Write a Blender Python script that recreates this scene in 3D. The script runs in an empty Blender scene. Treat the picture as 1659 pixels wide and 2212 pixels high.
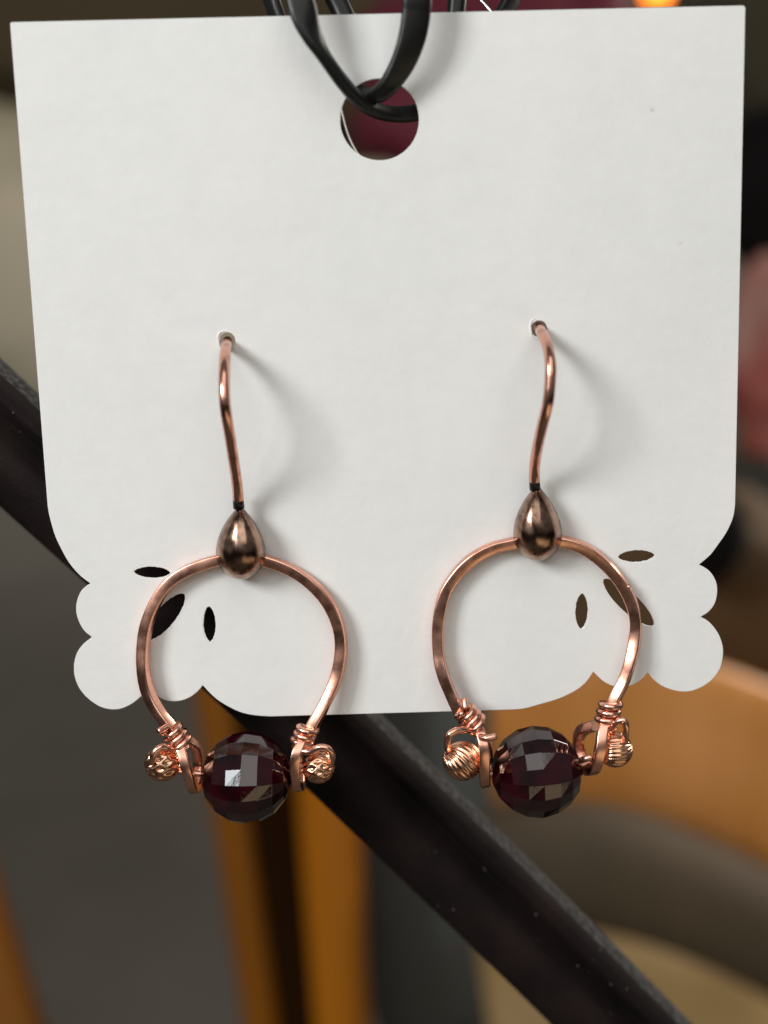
import bpy, bmesh, math, random
from mathutils import Vector, Matrix, noise
random.seed(7)
R = math.radians
scene = bpy.context.scene
col = scene.collection

# ------------------------------------------------------------------ camera
# 1 unit = 1 m.  The card hangs in the plane Y = 0, 9 cm from the lens, Z is up.
PITCH, DIST, FPX = R(8.7), 0.090, 2400.0
cam_d = bpy.data.cameras.new('camera')
cam = bpy.data.objects.new('camera', cam_d); col.objects.link(cam)
CAM = Vector((0, -DIST*math.cos(PITCH), DIST*math.sin(PITCH)))
cam.location = CAM
cam.rotation_euler = (R(90)-PITCH, 0, 0)
cam_d.sensor_fit = 'VERTICAL'; cam_d.sensor_height = 36; cam_d.sensor_width = 27
cam_d.lens = FPX/2212*36
cam_d.clip_start = 0.005; cam_d.clip_end = 50
cam_d.dof.use_dof = True; cam_d.dof.focus_distance = 0.0900
cam_d.dof.aperture_fstop = cam_d.lens/2.8
cam_d.dof.aperture_blades = 0
scene.camera = cam
scene.view_settings.view_transform = 'Standard'; scene.view_settings.look = 'None'
scene.view_settings.exposure = 0.0; scene.view_settings.gamma = 1
scene.render.resolution_x, scene.render.resolution_y = 768, 1024
scene.render.engine = 'CYCLES'

# ------------------------------------------------------------------ light
w = bpy.data.worlds.new('World'); scene.world = w; w.use_nodes = True
bg = w.node_tree.nodes['Background']
bg.inputs[0].default_value = (0.95, 0.96, 1.0, 1); bg.inputs[1].default_value = 0.115

def area(name, loc, target, sx, sy, watts, color):
    l = bpy.data.lights.new(name, 'AREA'); l.shape = 'RECTANGLE'; l.size = sx; l.size_y = sy
    l.energy = watts; l.color = color
    o = bpy.data.objects.new(name, l); col.objects.link(o)
    o.location = loc
    o.rotation_euler = (Vector(target)-Vector(loc)).to_track_quat('-Z', 'Y').to_euler()
    return o
area('window_light', (-0.42, -0.38, 0.26), (0, 0, 0.01), 0.18, 0.19, 2.85, (0.99, 0.99, 0.96))
area('window_pane_light', (-0.29, -0.446, 0.139), (0, 0, -0.02), 0.085, 0.09, 0.22, (0.92, 0.97, 1.0))
area('ceiling_light', (0.02, -0.37, 0.33), (0, 0, 0.0), 0.46, 0.54, 1.10, (0.985, 0.985, 0.94))
area('room_bounce_light', (0.25, -0.30, -0.46), (0, 0, -0.02), 0.8, 0.55, 1.15, (1.0, 0.80, 0.50))
area('back_rim_light', (1.00, 0.70, 0.60), (0.0, 0.55, -0.20), 0.5, 0.5, 14.0, (1.0, 0.93, 0.82))  # added rim lamp at right-back for the blurred wood, source unseen

area('far_fill_light', (-0.9, 2.3, 1.5), (-0.6, 4.0, 0.2), 1.0, 0.8, 34.0, (1.0, 0.95, 0.86))  # added fill to brighten the far wall and floor, source unseen

# ------------------------------------------------------------------ helpers
FW = Vector((0, math.cos(PITCH), -math.sin(PITCH)))
RT = Vector((1, 0, 0)); UP = RT.cross(FW)
def at(px, py, Y=0.0):
    """point of the plane Y seen at picture position px, py (picture 1659 x 2212)"""
    d = FW + RT*((px-829.5)/FPX) + UP*((1106-py)/FPX)
    return CAM + d*((Y-CAM.y)/d.y)
MM = 0.001

def tag(o, label=None, cat=None, group=None, kind=None):
    if label: o['label'] = label
    if cat: o['category'] = cat
    if group: o['group'] = group
    if kind: o['kind'] = kind
    return o
def thing(name, loc):
    o = bpy.data.objects.new(name, None); col.objects.link(o)
    o.location = loc; o.empty_display_size = 0.01
    return o
WL = {}
def wloc(o): return WL.get(o, Vector(o.location)) if o else Vector((0,0,0))
def build(name, verts, faces, mat, parent=None, smooth=True, sharp=None):
    vs = [Vector(v) for v in verts]
    c = sum(vs, Vector((0,0,0)))/len(vs)
    me = bpy.data.meshes.new(name)
    me.from_pydata([v-c for v in vs], [], faces); me.validate(); me.update()
    bm = bmesh.new(); bm.from_mesh(me)
    bmesh.ops.recalc_face_normals(bm, faces=bm.faces[:])
    bm.to_mesh(me); bm.free()
    if smooth:
        me.polygons.foreach_set('use_smooth', [True]*len(me.polygons))
        if sharp: me.set_sharp_from_angle(angle=R(sharp))
    me.materials.append(mat)
    o = bpy.data.objects.new(name, me); col.objects.link(o)
    WL[o] = c
    if parent: o.parent = parent; o.location = c - wloc(parent)
    else: o.location = c
    return o
def cr(pts, n=10):
    """Catmull-Rom through tuples of any length"""
    pts = [tuple(p) for p in pts]; out = []
    P = [tuple(2*a-b for a, b in zip(pts[0], pts[1]))]+pts+[tuple(2*a-b for a, b in zip(pts[-1], pts[-2]))]
    for i in range(1, len(P)-2):
        for k in range(n):
            t = k/n; a, b, c, d = P[i-1], P[i], P[i+1], P[i+2]
            out.append(tuple(0.5*(2*q+(-p+r)*t+(2*p-5*q+4*r-s)*t*t+(-p+3*q-3*r+s)*t**3) for p, q, r, s in zip(a, b, c, d)))
    out.append(pts[-1]); return out
def section(kind, n=16):
    if kind == 'round': return [(math.cos(2*math.pi*k/n), math.sin(2*math.pi*k/n)) for k in range(n)]
    if kind == 'square':
        o = []
        for q in range(4):
            for j in range(4):
                a = R(90*q + 30*j); cx = (1, -1, -1, 1)[q]*0.68; cy = (1, 1, -1, -1)[q]*0.68
                o.append((cx+0.32*math.cos(a), cy+0.32*math.sin(a)))
        return o
def sweep(path, rad, sec='round', ref=None, twist=None, scale=None, n=14, cap=True):
    """path of Vectors; rad float or list; ref = vector the section's first axis follows"""
    S = section(sec, n) if isinstance(sec, str) else sec
    m = len(path); V = []; F = []
    T = [((path[min(i+1, m-1)]-path[max(i-1, 0)]).normalized()) for i in range(m)]
    N = (ref or Vector((0.13, 0.9, 0.31))).copy(); N = (N - T[0]*N.dot(T[0])).normalized()
    for i in range(m):
        if ref is not None: N = ref.copy()
        N = (N - T[i]*N.dot(T[i])).normalized(); B = T[i].cross(N)
        tw = twist[i] if twist else 0; r = rad[i] if isinstance(rad, (list, tuple)) else rad
        sx, sy = scale[i] if scale else (1, 1)
        for (a, b) in S:
            a *= sx; b *= sy
            x = a*math.cos(tw)-b*math.sin(tw); y = a*math.sin(tw)+b*math.cos(tw)
            V.append(path[i] + (N*x + B*y)*r)
    k = len(S)
    for i in range(m-1):
        for j in range(k):
            F.append((i*k+j, i*k+(j+1) % k, (i+1)*k+(j+1) % k, (i+1)*k+j))
    if cap: F.append(tuple(range(k))[::-1]); F.append(tuple((m-1)*k+j for j in range(k)))
    return V, F
def join(*parts):
    V = []; F = []
    for v, f in parts:
        o = len(V); V += list(v); F += [tuple(i+o for i in q) for q in f]
    return V, F
def ball(c, M, fn, nu=24, nv=14):
    """sphere about M's z axis; fn(theta, phi) -> radius"""
    V = []; F = []
    for i in range(nv+1):
        th = math.pi*i/nv
        for j in range(nu):
            ph = 2*math.pi*j/nu; r = fn(th, ph)
            V.append(c + M @ Vector((r*math.sin(th)*math.cos(ph), r*math.sin(th)*math.sin(ph), r*math.cos(th))))
    for i in range(nv):
        for j in range(nu):
            F.append((i*nu+j, i*nu+(j+1) % nu, (i+1)*nu+(j+1) % nu, (i+1)*nu+j))
    return V, F
def axis_matrix(z, x=Vector((0, 1, 0))):
    z = z.normalized(); x = (x - z*x.dot(z)).normalized(); y = z.cross(x)
    return Matrix((x, y, z)).transposed()

# ------------------------------------------------------------------ materials
def mat(name, base, rough=0.5, metal=0.0, **kw):
    m = bpy.data.materials.new(name); m.use_nodes = True
    b = m.node_tree.nodes['Principled BSDF']
    b.inputs['Base Color'].default_value = (*base, 1)
    b.inputs['Roughness'].default_value = rough; b.inputs['Metallic'].default_value = metal
    for k, v in kw.items(): b.inputs[k.replace('_', ' ')].default_value = v
    return m
def nd(m, t, **kw):
    n = m.node_tree.nodes.new(t)
    for k, v in kw.items():
        if hasattr(n, k): setattr(n, k, v)
        else: n.inputs[k.replace('_', ' ')].default_value = v
    return n
def lk(m, a, b): m.node_tree.links.new(a, b)
def bsdf(m): return m.node_tree.nodes['Principled BSDF']
def noise_tex(m, scale, detail=4, rough=0.55, stretch=None):
    tc = nd(m, 'ShaderNodeTexCoord'); n = nd(m, 'ShaderNodeTexNoise', Scale=scale, Detail=detail, Roughness=rough)
    if stretch:
        mp = nd(m, 'ShaderNodeMapping'); mp.inputs['Scale'].default_value = stretch
        lk(m, tc.outputs['Object'], mp.inputs[0]); lk(m, mp.outputs[0], n.inputs['Vector'])
    else: lk(m, tc.outputs['Object'], n.inputs['Vector'])
    return n.outputs['Fac']
def ramp(m, fac, stops):
    r = nd(m, 'ShaderNodeValToRGB'); e = r.color_ramp.elements
    e[0].position, e[0].color = stops[0][0], (*stops[0][1], 1)
    e[1].position, e[1].color = stops[1][0], (*stops[1][1], 1)
    for p, c in stops[2:]:
        x = e.new(p); x.color = (*c, 1)
    lk(m, fac, r.inputs[0]); return r.outputs[0]
def bump(m, fac, dist, strength=1.0):
    b = nd(m, 'ShaderNodeBump', Strength=strength, Distance=dist)
    lk(m, fac, b.inputs['Height'])
    prev = bsdf(m).inputs['Normal']
    if prev.is_linked: lk(m, prev.links[0].from_socket, b.inputs['Normal'])
    lk(m, b.outputs[0], prev)
def g(v): return (v, v, v)

# paper
M_card = mat('card_stock', (0.80, 0.80, 0.80), 0.75, Specular_IOR_Level=0.25)
f = noise_tex(M_card, 60, 5); lk(M_card, ramp(M_card, f, [(0.3, (0.795, 0.80, 0.80)), (0.7, (0.83, 0.83, 0.825))]), bsdf(M_card).inputs['Base Color'])
bump(M_card, noise_tex(M_card, 1500, 5, 0.7), 0.00005, 0.6)
bump(M_card, noise_tex(M_card, 190, 4, 0.6, (0.5, 1, 1.4)), 0.0004, 0.13)
bump(M_card, noise_tex(M_card, 26, 2, 0.5), 0.0025, 0.35)
# faint flecks in the paper
vt = nd(M_card, 'ShaderNodeTexVoronoi', Scale=110.0, Randomness=1.0); tcv = nd(M_card, 'ShaderNodeTexCoord'); lk(M_card, tcv.outputs['Object'], vt.inputs['Vector'])
fleck = ramp(M_card, vt.outputs['Distance'], [(0.010, (0.82, 0.80, 0.77)), (0.026, (1, 1, 1))])
grain = ramp(M_card, noise_tex(M_card, 420, 5, 0.75), [(0.30, g(0.955)), (0.70, g(1.0))])
for t in (fleck, grain):
    mu = nd(M_card, 'ShaderNodeMix', data_type='RGBA', blend_type='MULTIPLY'); mu.inputs[0].default_value = 1
    lk(M_card, bsdf(M_card).inputs['Base Color'].links[0].from_socket, mu.inputs[6]); lk(M_card, t, mu.inputs[7]); lk(M_card, mu.outputs[2], bsdf(M_card).inputs['Base Color'])
# copper
def copper(name, lo, hi, rough, sc=700):
    m = mat(name, hi, rough, 1.0)
    f = noise_tex(m, sc, 5, 0.6)
    lk(m, ramp(m, f, [(0.30, lo), (0.50, hi)]), bsdf(m).inputs['Base Color'])
    f2 = noise_tex(m, sc*1.7, 4)
    lk(m, ramp(m, f2, [(0.3, g(rough*0.75)), (0.7, g(rough*1.5))]), bsdf(m).inputs['Roughness'])
    bump(m, noise_tex(m, sc*1.2, 4), 0.000015, 0.5)
    return m
M_copper = copper('copper_wire', (0.64, 0.30, 0.22), (0.92, 0.49, 0.36), 0.25, 350)
M_hook = copper('polished_copper_wire', (0.34, 0.15, 0.115), (0.76, 0.40, 0.30), 0.18, 600)
M_thin = copper('thin_copper_wire', (0.62, 0.28, 0.20), (0.92, 0.52, 0.39), 0.24)
M_flute = copper('rose_gold_bead', (0.50, 0.22, 0.13), (0.90, 0.52, 0.34), 0.19)
M_drop = copper('antiqued_bronze', (0.09, 0.05, 0.037), (0.46, 0.29, 0.21), 0.20, 620)
e_ = [n for n in M_drop.node_tree.nodes if n.type == 'VALTORGB'][0].color_ramp.elements; e_[0].position = 0.33; e_[1].position = 0.58
M_joint = mat('tarnish', (0.010, 0.008, 0.008), 0.35, 0.3)
# garnet
M_garnet = mat('garnet', (0.20, 0.004, 0.028), 0.035, 0.0, IOR=1.76, Transmission_Weight=0.30, Specular_IOR_Level=0.5)
lk(M_garnet, ramp(M_garnet, noise_tex(M_garnet, 260, 3), [(0.35, (0.004, 0.0003, 0.0006)), (0.65, (0.040, 0.0006, 0.005))]), bsdf(M_garnet).inputs['Base Color'])
bump(M_garnet, noise_tex(M_garnet, 900, 3), 0.00002, 0.25)
# cord
M_cord = mat('black_cord', (0.006, 0.006, 0.006), 0.36, Specular_IOR_Level=0.38)
bump(M_cord, noise_tex(M_cord, 500, 4, 0.6), 0.00008, 0.6)
# stand bar: black painted iron with dust
M_iron = mat('black_iron', (0.02, 0.016, 0.015), 0.62, Specular_IOR_Level=0.10)
fd = noise_tex(M_iron, 2600, 6, 0.75); fl = noise_tex(M_iron, 160, 4)
cdust = ramp(M_iron, fd, [(0.64, (0.002, 0.0015, 0.0015)), (0.88, (0.09, 0.085, 0.08))])
cbase = ramp(M_iron, fl, [(0.35, (0.005, 0.004, 0.004)), (0.70, (0.016, 0.009, 0.009))])
mx = nd(M_iron, 'ShaderNodeMix', data_type='RGBA', blend_type='ADD'); mx.inputs[0].default_value = 1
lk(M_iron, cdust, mx.inputs[6]); lk(M_iron, cbase, mx.inputs[7]); lk(M_iron, mx.outputs[2], bsdf(M_iron).inputs['Base Color'])
bump(M_iron, fd, 0.0002, 0.7); bump(M_iron, fl, 0.0006, 0.5)
M_dusty_rim = mat('dusty_lit_rim', (0.03, 0.03, 0.03), 0.7, Specular_IOR_Level=0.3)  # pale dust with the lit rim mixed into its colour
fe = noise_tex(M_dusty_rim, 1500, 6, 0.8)
lk(M_dusty_rim, ramp(M_dusty_rim, fe, [(0.44, (0.012, 0.011, 0.011)), (0.74, (0.20, 0.20, 0.20))]), bsdf(M_dusty_rim).inputs['Base Color']); bump(M_dusty_rim, fe, 0.0004, 0.9)
M_lint = mat('dust_lint', (0.5, 0.48, 0.45), 0.8)
# background
def wood(name, a, b, rough=0.35, sc=14):
    m = mat(name, b, rough)
    lk(m, ramp(m, noise_tex(m, sc, 5, 0.6, (1, 1, 0.15)), [(0.3, a), (0.7, b)]), bsdf(m).inputs['Base Color'])
    return m
M_wood = wood('orange_wood', (0.34, 0.105, 0.003), (0.50, 0.17, 0.005))
M_wood2 = wood('honey_wood', (0.50, 0.175, 0.015), (0.80, 0.36, 0.12))
M_wood3 = wood('amber_wood', (0.20, 0.065, 0.003), (0.30, 0.10, 0.004))
M_leg_shade = wood('leg_shade', (0.012, 0.004, 0.001), (0.026, 0.009, 0.001), 0.8); bsdf(M_leg_shade).inputs['Specular IOR Level'].default_value = 0.05  # near-black wood colour holding the shade of the leg
M_tan = wood('tan_wood', (0.30, 0.19, 0.07), (0.40, 0.26, 0.10), 0.6)
M_dark = wood('dark_upholstery', (0.050, 0.034, 0.018), (0.085, 0.058, 0.030), 0.8)
M_floor = mat('grey_floor', (0.14, 0.13, 0.115), 0.8)
lk(M_floor, ramp(M_floor, noise_tex(M_floor, 6, 4), [(0.3, (0.062, 0.055, 0.046)), (0.7, (0.088, 0.079, 0.067))]), bsdf(M_floor).inputs['Base Color'])
M_wall = mat('wall_paint', (0.2, 0.17, 0.11), 0.9)
lk(M_wall, ramp(M_wall, noise_tex(M_wall, 1.4, 3), [(0.36, (0.16, 0.14, 0.09)), (0.60, (0.40, 0.36, 0.28))]), bsdf(M_wall).inputs['Base Color'])
M_magenta = mat('magenta_cloth', (0.13, 0.010, 0.024), 0.8)
M_pink = mat('pink_red', (0.55, 0.25, 0.20), 0.8)
lk(M_pink, ramp(M_pink, noise_tex(M_pink, 22, 2), [(0.40, (0.36, 0.20, 0.16)), (0.60, (0.30, 0.07, 0.055))]), bsdf(M_pink).inputs['Base Color'])
M_black = mat('black_fabric', (0.007, 0.006, 0.006), 0.9, Specular_IOR_Level=0.1)
M_slate = mat('slate_cloth', (0.10, 0.11, 0.105), 0.85)

# ------------------------------------------------------------------ background setting
def box(c, s, rz=0, ry=0, bev=None):
    M = Matrix.Rotation(rz, 3, 'Z') @ Matrix.Rotation(ry, 3, 'Y')
    bm = bmesh.new(); bmesh.ops.create_cube(bm, size=1)
    for v in bm.verts: v.co = Vector((v.co.x*s[0], v.co.y*s[1], v.co.z*s[2]))
    bmesh.ops.bevel(bm, geom=bm.edges[:], offset=bev or min(s)*0.15, segments=3, profile=0.6, affect='EDGES')
    V = [Vector(c)+M@v.co for v in bm.verts]; F = [tuple(v.index for v in f.verts) for f in bm.faces]
    bm.free(); return V, F
FLOOR = -0.42
tag(build('floor', [(-6, -3, FLOOR), (6, -3, FLOOR), (6, 6, FLOOR), (-6, 6, FLOOR)], [(0, 1, 2, 3)], M_floor, smooth=False), kind='structure')
tag(build('wall', [(-6, 4.0, FLOOR), (6, 4.0, FLOOR), (6, 4.0, 3.2), (-6, 4.0, 3.2)], [(0, 1, 2, 3)], M_wall, smooth=False), kind='structure')

# wooden stool : two legs seen out of focus below the card
def leg(a, b, ra, rb, Y0, Y1, ref=Vector((0.8, -0.6, 0)), sec='square'):
    pts = [at(a[0]+(b[0]-a[0])*t, a[1]+(b[1]-a[1])*t, Y0+(Y1-Y0)*t) for t in [i/14 for i in range(15)]]
    return sweep(pts, [ra+(rb-ra)*i/14 for i in range(15)], sec, ref=ref)
st = thing('wooden_stool', at(560, 2900, 0.30))
tag(st, 'orange varnished wooden stool with two slanting legs, blurred, below the left half of the card', 'furniture')
build('leg', *leg((682, 1330), (787, 3300), 0.0128, 0.0125, 0.30, 0.30, Vector((0.52, -0.85, 0)), 'round'), M_wood, st)
build('shaded_strip', *leg((548, 1330), (812, 3300), 0.0105, 0.0105, 0.300, 0.300, Vector((0.3, -0.95, 0)), 'square'), M_leg_shade, st)  # shaded side of the leg, put in as a separate dark strip
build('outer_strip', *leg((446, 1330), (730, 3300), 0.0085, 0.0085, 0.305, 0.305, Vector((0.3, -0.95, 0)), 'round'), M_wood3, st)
build('leg', *leg((-330, 1300), (190, 2900), 0.0200, 0.0200, 0.30, 0.29, Vector((0.45, -0.89, 0))), M_wood3, st)
c0, c1 = at(660, 2700, 0.30), at(160, 2700, 0.295)
build('stretcher', *box(((c0.x+c1.x)/2, 0.30, c0.z), ((c0-c1).length, 0.020, 0.024)), M_wood, st)

# wooden chair : curved back rail, dark padded arm, tan seat
ch = thing('wooden_chair', at(1600, 3000, 0.34))
tag(ch, 'honey coloured wooden chair with dark padded rail, blurred, behind the lower right of the card', 'chair')
def slab(edge, Y, thick, dy, m, name):
    """rounded rail: edge = list of (px, py_top, py_bottom)"""
    pts = cr(edge, 6); path = []; scl = []
    for (x, a, b) in pts:
        path.append(at(x, (a+b)/2, Y)); h = (at(x, a, Y)-at(x, b, Y)).length/2; scl.append((thick, h))
    return build(name, *sweep(path, 1.0, 'round', ref=Vector((0, -1, 0)), scale=scl, n=20), m, ch)
slab([(1062, 1395, 1740), (1200, 1385, 1745), (1350, 1390, 1760), (1520, 1440, 1800), (1700, 1520, 1880), (1900, 1640, 2000)], 0.34, 0.012, 0, M_wood2, 'back_rail')
slab([(1030, 1770, 1975), (1150, 1745, 1985), (1300, 1745, 2000), (1480, 1810, 2050), (1660, 1900, 2130), (1900, 2040, 2260)], 0.30, 0.02, 0, M_dark, 'padded_rail')
slab([(1060, 2000, 2500), (1250, 1960, 2500), (1500, 2000, 2560), (1800, 2080, 2600)], 0.36, 0.05, 0, M_tan, 'seat')
build('leg', *leg((1120, 2300), (1140, 3600), 0.02, 0.018, 0.36, 0.36), M_tan, ch)

# dark and coloured shapes farther off
def blob(name, px, py, Y, sx, sy, sz, m, label, cat, amp=0.25, fr=2.2, seed=0):
    c = at(px, py, Y)
    def fn(th, ph):
        v = Vector((math.sin(th)*math.cos(ph), math.sin(th)*math.sin(ph), math.cos(th)))
        return 1+amp*noise.noise(v*fr+Vector((seed, 0, 0)))
    V, F = ball(Vector((0, 0, 0)), Matrix.Identity(3), fn, 40, 28)
    V = [c+Vector((v.x*sx, v.y*sy, v.z*sz)) for v in V]
    return tag(build(name, V, F, m), label, cat)
blob('scarf', 1115, 200, 0.42, 0.067, 0.03, 0.060, M_magenta, 'magenta cloth seen blurred through the hanging hole and above the card', 'cloth', 0.3, 2.5)
blob('cushion', 1690, 400, 0.40, 0.034, 0.03, 0.035, M_black, 'black blurred cushion beside the upper right edge of the card', 'cushion', 0.2, 2, 3)
M_brown = mat('brown_fabric', (0.10, 0.055, 0.02), 0.8)
blob('cushion', 1480, 1290, 0.42, 0.085, 0.03, 0.050, M_brown, 'dark brown blurred cushion seen through the right petal cutouts of the card', 'cushion', 0.2, 2, 8)
blob('pouch', 1530, 1150, 0.36, 0.014, 0.02, 0.022, M_black, 'small black pouch blurred behind the upper right scallop of the card', 'pouch', 0.2, 2, 8)
blob('pink_shape', 1690, 775, 0.32, 0.020, 0.02, 0.036, M_pink, 'rounded pink and red shape blurred past the right edge of the card', 'cloth', 0.3, 2, 5)  # unidentified skin-pink shape, modelled as a lumpy blob
blob('cloth', 945, 1750, 0.38, 0.044, 0.03, 0.120, M_slate, 'dark slate cloth blurred between the stool leg and the wooden chair', 'cloth', 0.12, 2, 1)

M_olive = mat('olive_brown_cloth', (0.085, 0.060, 0.028), 0.9)
blob('cloth', 560, 40, 0.62, 0.200, 0.04, 0.085, M_olive, 'dark olive brown cloth blurred behind the top edge and the round hole of the card', 'cloth', 0.25, 2, 11)
M_moss = mat('moss_cloth', (0.060, 0.052, 0.030), 0.9)
blob('cloth', 1640, 90, 0.62, 0.080, 0.04, 0.070, M_moss, 'dark mossy cloth blurred beside the upper right corner of the card', 'cloth', 0.25, 2, 17)

# string light bulb, glowing orange at the top edge
M_glow = mat('glowing_bulb', (1, 0.3, 0.03), 0.4); bsdf(M_glow).inputs['Emission Color'].default_value = (1, 0.22, 0.02, 1); bsdf(M_glow).inputs['Emission Strength'].default_value = 4.5
M_cap = mat('bulb_cap', (0.02, 0.02, 0.02), 0.4)
lb = thing('light_bulb', at(1420, -8, 0.5))
tag(lb, 'small glowing orange light bulb above the upper right corner of the card', 'light bulb')
build('bulb', *ball(at(1420, -24, 0.5), Matrix.Identity(3), lambda t, p: 0.0065*(1+0.25*math.cos(t)*-1), 20, 14), M_glow, lb)
p = at(1420, -70, 0.5); build('socket', *sweep([p, p+Vector((0, 0, 0.016))], 0.004), M_cap, lb)

# ------------------------------------------------------------------ black iron bar of the stand
BY = 0.0078
bar_px = cr([(-330, 640), (-150, 815), (81, 1028), (504, 1412), (903, 1797), (1117, 2004), (1350, 2236), (1600, 2490)], 12)
prof = [(4.75, -3.0), (4.9, -1.2), (4.55, 0.4), (3.9, 1.35), (3.2, 1.65), (2.7, 1.35), (2.25, 0.35), (1.85, -0.1), (1.4, 0.25), (0.9, 1.45), (-0.1, 2.15),
        (-1.2, 2.1), (-2.2, 1.65), (-3.3, 0.9), (-4.2, 0.1), (-4.7, -1.0), (-4.6, -2.4), (-3.5, -3.6), (0, -4.2), (3.5, -3.9)]
sec = [(-v*MM, u*MM) for (u, v) in prof]
path = [at(x, y, BY) for x, y in bar_px]
V, F = sweep(path, 1.0, sec, ref=Vector((0, 1, 0)))
bar = thing('display_stand', at(1350, 2236, BY))
tag(bar, 'black iron display stand arm with ridges and dust, crossing diagonally behind the card', 'display stand')
arm = build('arm', V, F, M_iron, bar, sharp=50)
arm.data.materials.append(M_dusty_rim)          # upward facing edge: dust plus a rim highlight put into the colour
kk = len(prof)
for pi, pf in enumerate(arm.data.polygons):
    if len(pf.vertices) == 4 and pi % kk in (kk-1, 0, 1): pf.material_index = 1
lv = []
for k in range(60):
    i = random.randrange(10, len(path)-2); u = random.uniform(-4.2, 4.6)*MM
    t = (path[i+1]-path[i]).normalized(); n = Vector((0, 1, 0)); b = t.cross(n)
    # find the front of the profile at this height
    best = max((v for (uu, v) in prof if abs(uu-u/MM) < 0.6), default=1.0)
    c = path[i] + t*random.uniform(0, 1)*MM - n*(best*MM) + b*u
    s = random.uniform(0.02, 0.05)*MM; d = Vector((random.uniform(-1, 1), random.uniform(-.3, .3), random.uniform(-1, 1))).normalized()*s*random.choice((1, 1, 1, 2.5))
    lv.append(sweep([c-d, c+d*0.2, c+d], s*0.6, n=5))
V, F = join(*lv)
tag(build('dust', V, F, M_lint, bar), kind='stuff')

# ------------------------------------------------------------------ the card
TH = 0.38*MM
outline = [(22, 51), (25, 48), (1606, 12), (1610, 16), (1588, 1091), (1585, 1112), (1579, 1130), (1568, 1152), (1553, 1174), (1534, 1199), (1509.5, 1220), (1529, 1231),
 (1541, 1245), (1548, 1262), (1549, 1281), (1544, 1303), (1531, 1321), (1512.6, 1333), (1534, 1346), (1552, 1370), (1561, 1396), (1561, 1420), (1554, 1446),
 (1536, 1470), (1507, 1488), (1476, 1494), (1440, 1486), (1414, 1470), (1398.8, 1452), (1387, 1466), (1369, 1478), (1348, 1484), (1326, 1482), (1306, 1473),
 (1290.8, 1460), (1281.8, 1450.5), (1266, 1473), (1244, 1491), (1208, 1508.5), (1163.5, 1522), (1128, 1531), (1083, 1533.5), (583, 1547.5), (550, 1545), (522, 1539),
 (497, 1528), (470.7, 1512), (452.8, 1496), (438, 1480), (426, 1494), (408, 1507), (386, 1514), (363.5, 1513.6), (345.7, 1507), (330, 1497), (319, 1486),
 (305.5, 1503), (283, 1521), (254, 1532), (220.7, 1528), (189.4, 1508), (169, 1482), (160, 1451), (163, 1420), (176, 1396), (199, 1376.5), (180, 1359.6),
 (167, 1332), (165, 1306), (173, 1281), (184, 1268), (196, 1261), (172, 1242), (149, 1215), (131, 1183), (118, 1154), (107, 1115), (103, 1093)]
def smooth_outline(pts, sharp_deg=38):
    """round the traced arcs, keeping notches and corners"""
    n = len(pts); P = [Vector(p) for p in pts]; keep = []
    for i in range(n):
        a = (P[i]-P[i-1]); b = (P[(i+1) % n]-P[i]); keep.append(abs(a.angle_signed(b)) > R(sharp_deg) or a.length > 300 or b.length > 300)
    out = []
    for i in range(n):
        p0, p1, p2, p3 = P[i-1], P[i], P[(i+1) % n], P[(i+2) % n]
        if keep[i]: p0 = 2*p1-p2
        if keep[(i+1) % n]: p3 = 2*p2-p1
        m = 1 if (p2-p1).length > 300 else 6
        for k in range(m):
            t = k/m
            out.append(0.5*(2*p1+(p2-p0)*t+(2*p0-5*p1+4*p2-p3)*t*t+(-p0+3*p1-3*p2+p3)*t**3))
    return [tuple(p) for p in out]
def ellipse(cx, cy, a, b, rot=0, n=84, k=1.0):
    o = []
    for i in range(n):
        t = 2*math.pi*i/n; x, y = a*math.cos(t), b*math.copysign(abs(math.sin(t))**k, math.sin(t))
        j = random.uniform(-.45, .45) if a < 80 else 0
        o.append((cx+x*math.cos(rot)-y*math.sin(rot)+j, cy+x*math.sin(rot)+y*math.cos(rot)+j))
    return o
holes = [ellipse(820, 258, 85.5, 88.5, n=72),
         ellipse(491, 737, 18, 19, n=30), ellipse(1165, 710, 18, 18, n=30),
         ellipse(327.8, 1237, 40, 13, R(1), k=1.25), ellipse(1375.5, 1202, 40, 13.5, R(-2), k=1.25),
         ellipse(452, 1349, 39, 14, R(89), k=1.25), ellipse(1257, 1321, 39, 14, R(91), k=1.25),
         ellipse(355, 1334, 66, 22, R(-50), k=1.15), ellipse(1358.6, 1302, 74, 21, R(43), k=1.15)]
cu = bpy.data.curves.new('card_outline', 'CURVE'); cu.dimensions = '2D'; cu.fill_mode = 'BOTH'
cu.extrude = (TH/2-0.04*MM)*1000; cu.bevel_depth = 0.04; cu.bevel_resolution = 2; cu.offset = -0.03
for loop in [smooth_outline(outline)]+holes:
    sp = cu.splines.new('POLY'); sp.points.add(len(loop)-1); sp.use_cyclic_u = True
    for i, q in enumerate(loop):
        w_ = at(q[0], q[1], 0); sp.points[i].co = (w_.x*1000, w_.z*1000, 0, 1)
tmp = bpy.data.objects.new('tmp', cu); col.objects.link(tmp)
dg = bpy.context.evaluated_depsgraph_get()
me = bpy.data.meshes.new_from_object(tmp.evaluated_get(dg)); bpy.data.objects.remove(tmp)
card_v = [Vector((v.co.x*MM, -v.co.z*MM+TH/2, v.co.y*MM)) for v in me.vertices]
card_f = [tuple(p.vertices) for p in me.polygons]
card = build('earring_card', card_v, card_f, M_card, smooth=False)
bm = bmesh.new(); bm.from_mesh(card.data); bmesh.ops.remove_doubles(bm, verts=bm.verts[:], dist=1e-7)
bmesh.ops.recalc_face_normals(bm, faces=bm.faces[:]); bm.to_mesh(card.data); bm.free()
tag(card, 'white card with scalloped lower corners, petal cutouts and a round hanging hole', 'display card')
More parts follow.
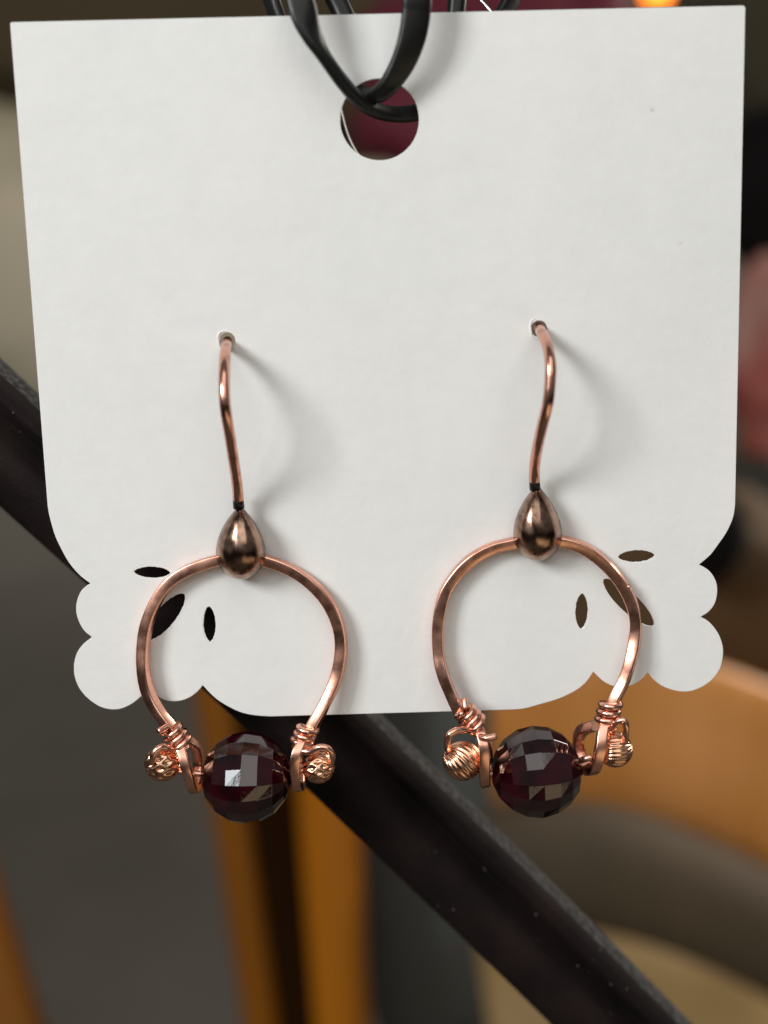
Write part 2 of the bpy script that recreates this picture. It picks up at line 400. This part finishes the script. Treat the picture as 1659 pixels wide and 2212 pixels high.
# raised paper lips round the two pierced holes
for (x, y, a0) in ((491, 737, 150), (1165, 710, 190)):
    c = at(x, y, 0); ring = []
    for i in range(33):
        t = 2*math.pi*i/32; k = 1+0.10*math.sin(3*t+1)
        ring.append(c+Vector((math.cos(t)*0.78*k, 0.02, math.sin(t)*0.80*k))*MM)
    rr = [(0.02+0.09*max(0, math.cos(2*math.pi*i/32-R(a0))))*MM for i in range(33)]
    build('paper_lip', *sweep(ring, rr, ref=Vector((0, 1, 0)), n=8, cap=False), M_card, card)

# ------------------------------------------------------------------ black cord through the hole
def cord_path(c): return cr(c, 10)
# (px, py, Y mm, half width mm, half thickness mm, twist deg)
C = [(560, -330, 3, .9, .45, 20), (566, -120, 4, .9, .45, 30), (590, 10, 3.2, .8, .5, 50), (640, 110, 1.8, .7, .5, 60), (716, 172, 1.3, .6, .5, 60),
     (776, 200, 0.6, .62, .5, 40), (806, 207, -0.5, .62, .5, 30), (836, 188, -1.3, .75, .5, 30), (868, 140, -1.8, .95, .45, 25), (889, 85, -2.2, 1.05, .4, 15), (899, 30, -2.4, 1.1, .4, 12),
     (901, -30, -2.5, 1.1, .4, 12), (900, -200, -2, 1.0, .45, 20), (860, -420, 1, .9, .5, 30), (770, -500, 4, .9, .5, 40), (680, -420, 1, .9, .5, 30),
     (640, -200, -2, 1.0, .45, 10), (645, -30, -2.8, 1.0, .4, -5), (655, 25, -3.0, 1.05, .4, -15), (676, 80, -2.8, .90, .45, -40), (708, 133, -2.4, .68, .5, -70),
     (745, 183, -1.9, .62, .5, -60), (780, 220, -1.0, .60, .5, -50), (815, 240, 0.0, .60, .5, -30), (855, 247, 0.9, .62, .45, -10), (900, 243, 1.6, .65, .45, 0),
     (950, 220, 2.0, .7, .45, 0), (1010, 150, 2.6, .8, .45, 20), (1070, 60, 4, .85, .45, 40), (1110, -20, 5, .85, .45, 40), (1140, -200, 5, .9, .45, 30)]
pp = cord_path(C)
path = [at(q[0], q[1], q[2]*MM) for q in pp]
V, F = sweep(path, 1.0, 'round', ref=None, twist=[R(q[5]) for q in pp], scale=[(q[4]*MM, q[3]*MM) for q in pp], n=18)
# explicit frame: thickness axis near the view direction
def sweep_cord(pp):
    path = [at(q[0], q[1], q[2]*MM) for q in pp]; S = section('round', 20); V = []; F = []; m = len(path); k = len(S); N = None
    for i in range(m):
        T = (path[min(i+1, m-1)]-path[max(i-1, 0)]).normalized()
        N = Vector((0, 1, 0)) if abs(T.y) < 0.9 else N
        N = (N-T*N.dot(T)).normalized(); B = T.cross(N); tw = R(pp[i][5])
        for (a, b) in S:
            a = math.copysign(abs(a)**0.8, a)*pp[i][4]*MM; b = math.copysign(abs(b)**0.8, b)*pp[i][3]*MM
            V.append(path[i]+N*(a*math.cos(tw)-b*math.sin(tw))+B*(a*math.sin(tw)+b*math.cos(tw)))
    for i in range(m-1):
        for j in range(k): F.append((i*k+j, i*k+(j+1) % k, (i+1)*k+(j+1) % k, (i+1)*k+j))
    F.append(tuple(range(k))); F.append(tuple((m-1)*k+j for j in range(k)))
    return V, F
cordt = build('hanging_cord', *sweep_cord(pp), M_cord)
tag(cordt, 'black leather cord looped through the round hanging hole at the top of the card', 'cord')
C2 = [(640, -260, 9, .9, .8, 0), (700, -60, 9, .9, .8, 0), (760, 90, 8, .9, .8, 0), (718, 200, 7, .9, .8, 10), (722, 262, 6.5, .9, .8, 20), (750, 335, 7, .9, .8, 30), (815, 405, 8, .8, .8, 0), (880, 380, 9, .8, .8, 0),
      (960, 200, 10, .8, .8, 0), (985, 30, 10, .8, .8, 0), (985, -60, 10, .8, .8, 0), (960, -260, 9, .8, .8, 0)]
tag(build('hanging_cord', *sweep_cord(cord_path(C2)), M_cord), 'black glossy cord behind the card, glimpsed at the lower left of the round hole', 'cord')
# a pale steel pin catching light behind the card's top edge
M_steel = mat('steel', (0.75, 0.77, 0.78), 0.2, 1.0)
def wire(name, pts, r, m, parent=None, n=8, k=8, **kw):
    q = cr(pts, k); return build(name, *sweep([at(a, b, c*MM) for a, b, c in q], r*MM, n=n, **kw), m, parent)
tag(wire('steel_wire', [(575, -60, 4), (590, 0, 4), (607, 40, 3.5), (625, 90, 3)], 0.14, M_steel), 'thin shiny steel wire peeping over the top edge left of the cord', 'wire')
tag(wire('steel_wire', [(1000, -60, 5), (1032, -8, 5), (1058, 22, 4.5), (1090, 70, 4)], 0.13, M_steel), 'thin shiny steel wire peeping over the top edge right of the cord', 'wire')

# ------------------------------------------------------------------ earrings
def teardrop(cx, top, wide, bot, hw, tilt, Yb, depth, parent):
    """domed drop with flat back; picture measures, depth in mm"""
    V = []; F = []; nu, nv = 40, 16
    H = bot-top
    kp = [(0, 0), (.015, .10), (.04, .17), (.09, .28), (.18, .50), (.28, .68), (.4, .85), (.5, .945), (.62, 1), (.72, .98), (.82, .87), (.9, .69), (.96, .45), (.99, .22), (1, 0)]
    prof2 = [(a, max(b, 0.0)) for a, b in cr(kp, 4)]; nu = len(prof2)-1
    mx_ = max(p[1] for p in prof2)
    for (a, wv) in prof2:
        hwv = wv/mx_*hw
        y = top+a*H
        for j in range(nv*2):
            ph = 2*math.pi*j/(nv*2)
            x = math.cos(ph); d = math.sin(ph)
            dep = (d*depth if d > 0 else d*0.35)*(wv/mx_)**0.75*MM
            rim = 1.0+(0.035 if abs(d) < 0.15 else 0)
            px = cx+x*hwv*rim+math.tan(tilt)*(y-(top+bot)/2)
            V.append(at(px, y, Yb*MM-dep))
    k = nv*2
    for i in range(nu):
        for j in range(k): F.append((i*k+j, i*k+(j+1) % k, (i+1)*k+(j+1) % k, (i+1)*k+j))
    return build('teardrop', V, F, M_drop, parent)

def helix(c, ax, r, turns, pitch, wr, start=0, wob=0.04, squash=1.0):
    M = axis_matrix(ax); out = []; n = int(turns*20)
    for i in range(n+1):
        t = i/20; a = 2*math.pi*t+start
        rr = r*(1+wob*math.sin(2.3*a))
        out.append(c+M@Vector((rr*math.cos(a)*MM, rr*math.sin(a)*squash*MM, (t-turns/2)*pitch*MM)))
    return out

def fluted(c, ax, r, n, parent, depth=0.10, spin=0.0, lattice=False):
    M = axis_matrix(ax)
    def fn(th, ph):
        k = math.sin(th)**0.6 if 0 < th < math.pi else 0
        if lattice: return r*MM*(1-1.3*depth*k*((0.5+0.5*math.cos(n*0.5*ph+7*th))*(0.5+0.5*math.cos(n*0.5*ph-7*th)))**0.7)
        return r*MM*(1-depth*k*(0.5+0.5*math.cos(n*(ph+spin*(th-math.pi/2))))**2)
    return build('fluted_bead', *ball(c, M, fn, n*10, 28), M_flute, parent)

def garnet(c, r, rot, parent, seg=18):
    ax = Matrix.Rotation(rot[1], 3, 'Y') @ Matrix.Rotation(rot[2], 3, 'Z') @ Vector((1, 0, 0))
    M = axis_matrix(ax) @ Matrix.Rotation(rot[0], 3, 'Z')
    V = []; F = []; rings = 9; random.seed(int(c.x*1e5))
    lat = [R(10+20*i) for i in range(rings)]
    for th in lat:
        for j in range(seg):
            ph = 2*math.pi*(j+0.5)/seg
            V.append(c+M@(Vector((math.sin(th)*math.cos(ph), math.sin(th)*math.sin(ph), math.cos(th)))*r*MM*(1+random.uniform(-.006, .006))))
    for i in range(rings-1):
        for j in range(seg): F.append((i*seg+j, i*seg+(j+1) % seg, (i+1)*seg+(j+1) % seg, (i+1)*seg+j))
    F.append(tuple(range(seg))); F.append(tuple((rings-1)*seg+j for j in range(seg)))
    o = build('garnet_bead', V, F, M_garnet, parent, smooth=False)
    bm = bmesh.new(); bm.from_mesh(o.data)
    bmesh.ops.bevel(bm, geom=bm.edges[:], offset=0.022*MM, segments=1, affect='EDGES', profile=0.5)
    bm.to_mesh(o.data); bm.free()
    return o

def eye(pts, rad, parent):
    """the square hoop wire turned back into a closed eye below the wraps"""
    q = [Vector(v) for v in cr([tuple(at(a, b, c*MM)) for a, b, c in pts], 7)]
    return build('eye_loop', *sweep(q, rad*MM, 'square', ref=Vector((1, 0, 0.1))), M_copper, parent, sharp=60)

def earring(P):
    root = thing('earring', at(P['drop'][0], P['drop'][3], -2*MM))
    tag(root, P['label'], 'earring', 'copper hoop earrings on the card')
    # ear wire, arching out of the card towards the viewer
    q = cr(P['hook'], 10)
    path = [at(a, b, c*MM) for a, b, c in q]; m = len(path)
    for _ in range(30): path = [path[0]]+[(path[i-1]+2*path[i]+path[i+1])/4 for i in range(1, m-1)]+[path[-1]]
    build('ear_wire', *sweep(path, [0.43*MM]*m, n=16), M_hook, root)
    j0 = P['hook'][-1]
    jj = [at(j0[0]-1, j0[1]-14, (j0[2]-0.02)*MM), at(j0[0], j0[1]+3, (j0[2]-0.02)*MM), at(j0[0]+1, j0[1]+16, (j0[2])*MM)]
    build('solder_joint', *sweep(jj, [0.434*MM, 0.438*MM, 0.45*MM]), M_joint, root)
    d = P['drop']; teardrop(d[0], d[1], d[2], d[3], d[4], d[5], -1.20, 2.1, root)
    # hoop of square wire
    q = cr(P['hoop'], 8)
    path = [at(a, b, c*MM) for a, b, c in q]; m = len(path)
    for _ in range(7): path = [path[0]]+[(path[i-1]+2*path[i]+path[i+1])/4 for i in range(1, m-1)]+[path[-1]]
    rad = [(0.455+0.012*math.sin(i*0.31))*MM for i in range(m)]
    tw = [R(P['tw'][0]+(P['tw'][1]-P['tw'][0])*i/m + 2*math.sin(i*0.13)) for i in range(m)]
    build('hoop', *sweep(path, rad, 'square', ref=Vector((0, 1, 0)), twist=tw), M_copper, root, sharp=60)
    for e in P['ends']:
        eye(e['eye'], e.get('er', .40), root)
        cc = at(*e['wrap'][:2], e['wrap'][2]*MM)
        ax = at(e['wax'][2], e['wax'][3], e['wrap'][2]*MM)-at(e['wax'][0], e['wax'][1], (e['wrap'][2]+e.get('lean', 0))*MM)
        hx = helix(cc, ax, e.get('wr', .74), e['turns'], e.get('pitch', .55), .27, R(e.get('start', 0)), 0.02)
        tail = [hx[-1]]+[at(a, b, c*MM) for a, b, c in e['arc']]
        tl = [Vector(v) for v in cr([tuple(v) for v in tail], 8)][1:]
        build('wire_wrap', *sweep(hx+tl, 0.285*MM, n=10), M_thin, root)
        for s in e.get('snips', []):
            build('wire_end', *sweep([Vector(v) for v in cr([tuple(at(a, b, c*MM)) for a, b, c in s], 5)], 0.27*MM, n=10), M_thin, root)
        b = e['bead']; fluted(at(b[0], b[1], b[2]*MM), Vector(b[4]), b[3], b[5], root, b[6], b[7], len(b) > 8)
    gx, gy, gY, gr, rot = P['garnet']
    garnet(at(gx, gy, gY*MM), gr, rot, root)
    build('cross_wire', *sweep([Vector(v) for v in cr([tuple(at(a, b, c*MM)) for a, b, c in P['cross']], 6)], 0.24*MM, n=10), M_thin, root)
    if 'nick' in P: build('burr', *ball(at(*P['nick']), Matrix.Identity(3), lambda t, p: 0.17*MM*(1+.3*math.sin(3*t+2*p)), 10, 7), M_copper, root)
    return root

HD = -5.6   # how far the ear wires stand out, mm
earring(dict(
    label='left copper hoop earring with dark red bead, its hoop crossing the black diagonal cutout',
    hook=[(492, 737, 2.2), (491, 738, 0.6), (490, 745, -1.0), (487, 758, -2.6), (485, 783, -4.3), (484, 837, HD), (487, 885, HD-.1), (494, 926, HD+.5), (503, 986, HD+1.8), (512, 1045, -2.1), (515, 1082, -1.5)],
    drop=(519.5, 1092, 1188, 1252, 52, R(1.0)),
    hoop=[(396, 1620, -1.69), (372, 1576, -1.62), (350, 1549, -1.48), (323, 1505, -1.01), (310, 1455, -0.91), (309, 1402, -0.79), (319, 1340, -0.74), (350, 1277, -0.72), (395, 1237, -0.72), (466, 1211, -0.72), (520, 1205, -0.72),
          (573, 1211, -0.72), (640, 1237, -0.74), (698, 1286, -0.79), (729, 1344, -0.85), (737, 1402, -0.91), (727, 1464, -1.01), (703, 1518, -1.42), (676, 1567, -1.62), (652, 1612, -1.69)],
    tw=(-32, 30),
    garnet=(532, 1679, -1.9, 3.72, (R(-21), R(0), R(0))),
    cross=[(352, 1660, -1.9), (395, 1668, -1.9), (440, 1672, -1.9), (530, 1675, -1.9), (620, 1668, -1.9), (690, 1660, -1.9)],
    ends=[dict(eye=[(384, 1596, -1.7), (393, 1625, -2.5), (404, 1662, -2.8), (416, 1700, -2.1), (424, 1698, -.8), (428, 1655, .4), (424, 1617, 0), (402, 1598, -.9)],
               wrap=(381, 1590, -1.8), wax=(366, 1566, 394, 1606), turns=3.3, pitch=.60, start=200,
               arc=[(366, 1617, -2.7), (350, 1613, -3.2), (335, 1624, -3.4), (330, 1643, -3.2), (334, 1658, -2.2)],
               snips=[[(362, 1570, -2.3), (350, 1576, -2.6), (342, 1581, -2.9)]],
               bead=(352, 1648, -1.9, 1.50, (0.9, 0.25, 0.1), 20, .10, 0.6, 1)),
          dict(eye=[(664, 1588, -1.7), (648, 1612, -2.5), (637, 1642, -2.8), (640, 1692, -2.2), (648, 1696, -.9), (646, 1650, .4), (640, 1617, 0), (652, 1598, -.8)],
               wrap=(657, 1592, -1.8), wax=(668, 1566, 646, 1616), turns=3.5, pitch=.56, start=20,
               arc=[(668, 1624, -3.0), (690, 1614, -3.3), (711, 1619, -3.3), (718, 1638, -2.9), (713, 1658, -2.0)],
               bead=(688, 1657, -1.9, 1.34, (0.9, -0.1, 0.2), 18, .10, -0.6, 1))]))
earring(dict(
    label='right copper hoop earring with dark red bead, its hoop crossing the brown diagonal cutout',
    hook=[(1163, 708, 2.2), (1165, 709, 0.6), (1167, 714, -1.0), (1174, 726, -2.6), (1184, 750, -4.3), (1190, 790, HD+.1), (1188, 825, HD), (1185, 867, HD-.1), (1173, 914, HD+.5), (1161, 965, HD+1.8), (1154, 1010, -2.1), (1155, 1042, -1.5)],
    drop=(1161, 1048, 1146, 1212, 51, R(1.0)),
    hoop=[(1015, 1575, -1.69), (987, 1526, -1.62), (972, 1495, -1.48), (956, 1455, -1.35), (947, 1410, -0.96), (945, 1361, -0.85), (951, 1312, -0.79), (967, 1267, -0.74), (1007, 1218, -0.72), (1056, 1187, -0.72), (1101, 1175, -0.72), (1160, 1166, -0.72),
          (1217, 1170, -0.72), (1262, 1185, -0.72), (1302, 1214, -0.74), (1338, 1254, -0.79), (1362, 1296, -0.85), (1373, 1339, -0.91), (1371, 1383, -0.96), (1362, 1428, -1.35), (1347, 1473, -1.48), (1329, 1508, -1.62), (1312, 1560, -1.69), (1305, 1590, -1.69)],
    tw=(-18, 38), nick=(1358, 1267, -0.0013),
    garnet=(1159, 1667, -1.9, 3.75, (R(-15), R(-4), R(3))),
    cross=[(1000, 1660, -1.9), (1040, 1665, -1.9), (1070, 1672, -1.9), (1160, 1672, -1.9), (1265, 1648, -1.9), (1330, 1620, -1.7)],
    ends=[dict(eye=[(1028, 1570, -1.7), (1040, 1592, -2.5), (1046, 1625, -2.9), (1047, 1682, -2.3), (1051, 1686, -.9), (1054, 1650, .4), (1051, 1612, 0), (1038, 1590, -.8)], er=.44,
               wrap=(1017, 1551, -1.8), wax=(1000, 1530, 1034, 1568), turns=3.5, pitch=.58, start=180,
               arc=[(1007, 1575, -2.7), (988, 1577, -3.1), (972, 1586, -3.3), (966, 1601, -3.0), (969, 1622, -2.1)],
               snips=[[(1006, 1530, -2.4), (1004, 1518, -2.2), (1003, 1510, -2.0)], [(1036, 1592, -2.9), (1054, 1594, -3.3), (1071, 1590, -3.2)]],
               bead=(999, 1643, -1.9, 1.62, (0.8, 0.1, -0.35), 20, .09, 0.5)),
          dict(eye=[(1310, 1550, -1.7), (1302, 1580, -2.5), (1296, 1618, -2.9), (1285, 1658, -2.4), (1268, 1662, -1.0), (1256, 1636, .1), (1249, 1602, .4), (1258, 1578, 0), (1285, 1568, -.8)], er=.43,
               wrap=(1314, 1540, -1.8), wax=(1321, 1512, 1307, 1566), turns=3.4, pitch=.62, start=0,
               arc=[(1333, 1560, -2.8), (1347, 1556, -3.0), (1352, 1570, -3.0), (1351, 1590, -2.7), (1348, 1612, -2.0)],
               snips=[[(1254, 1643, -2.2), (1265, 1639, -2.7), (1277, 1635, -2.8)]],
               bead=(1328, 1619, -1.7, 1.46, (0.75, 0.2, 0.4), 22, .085, 0.5))]))
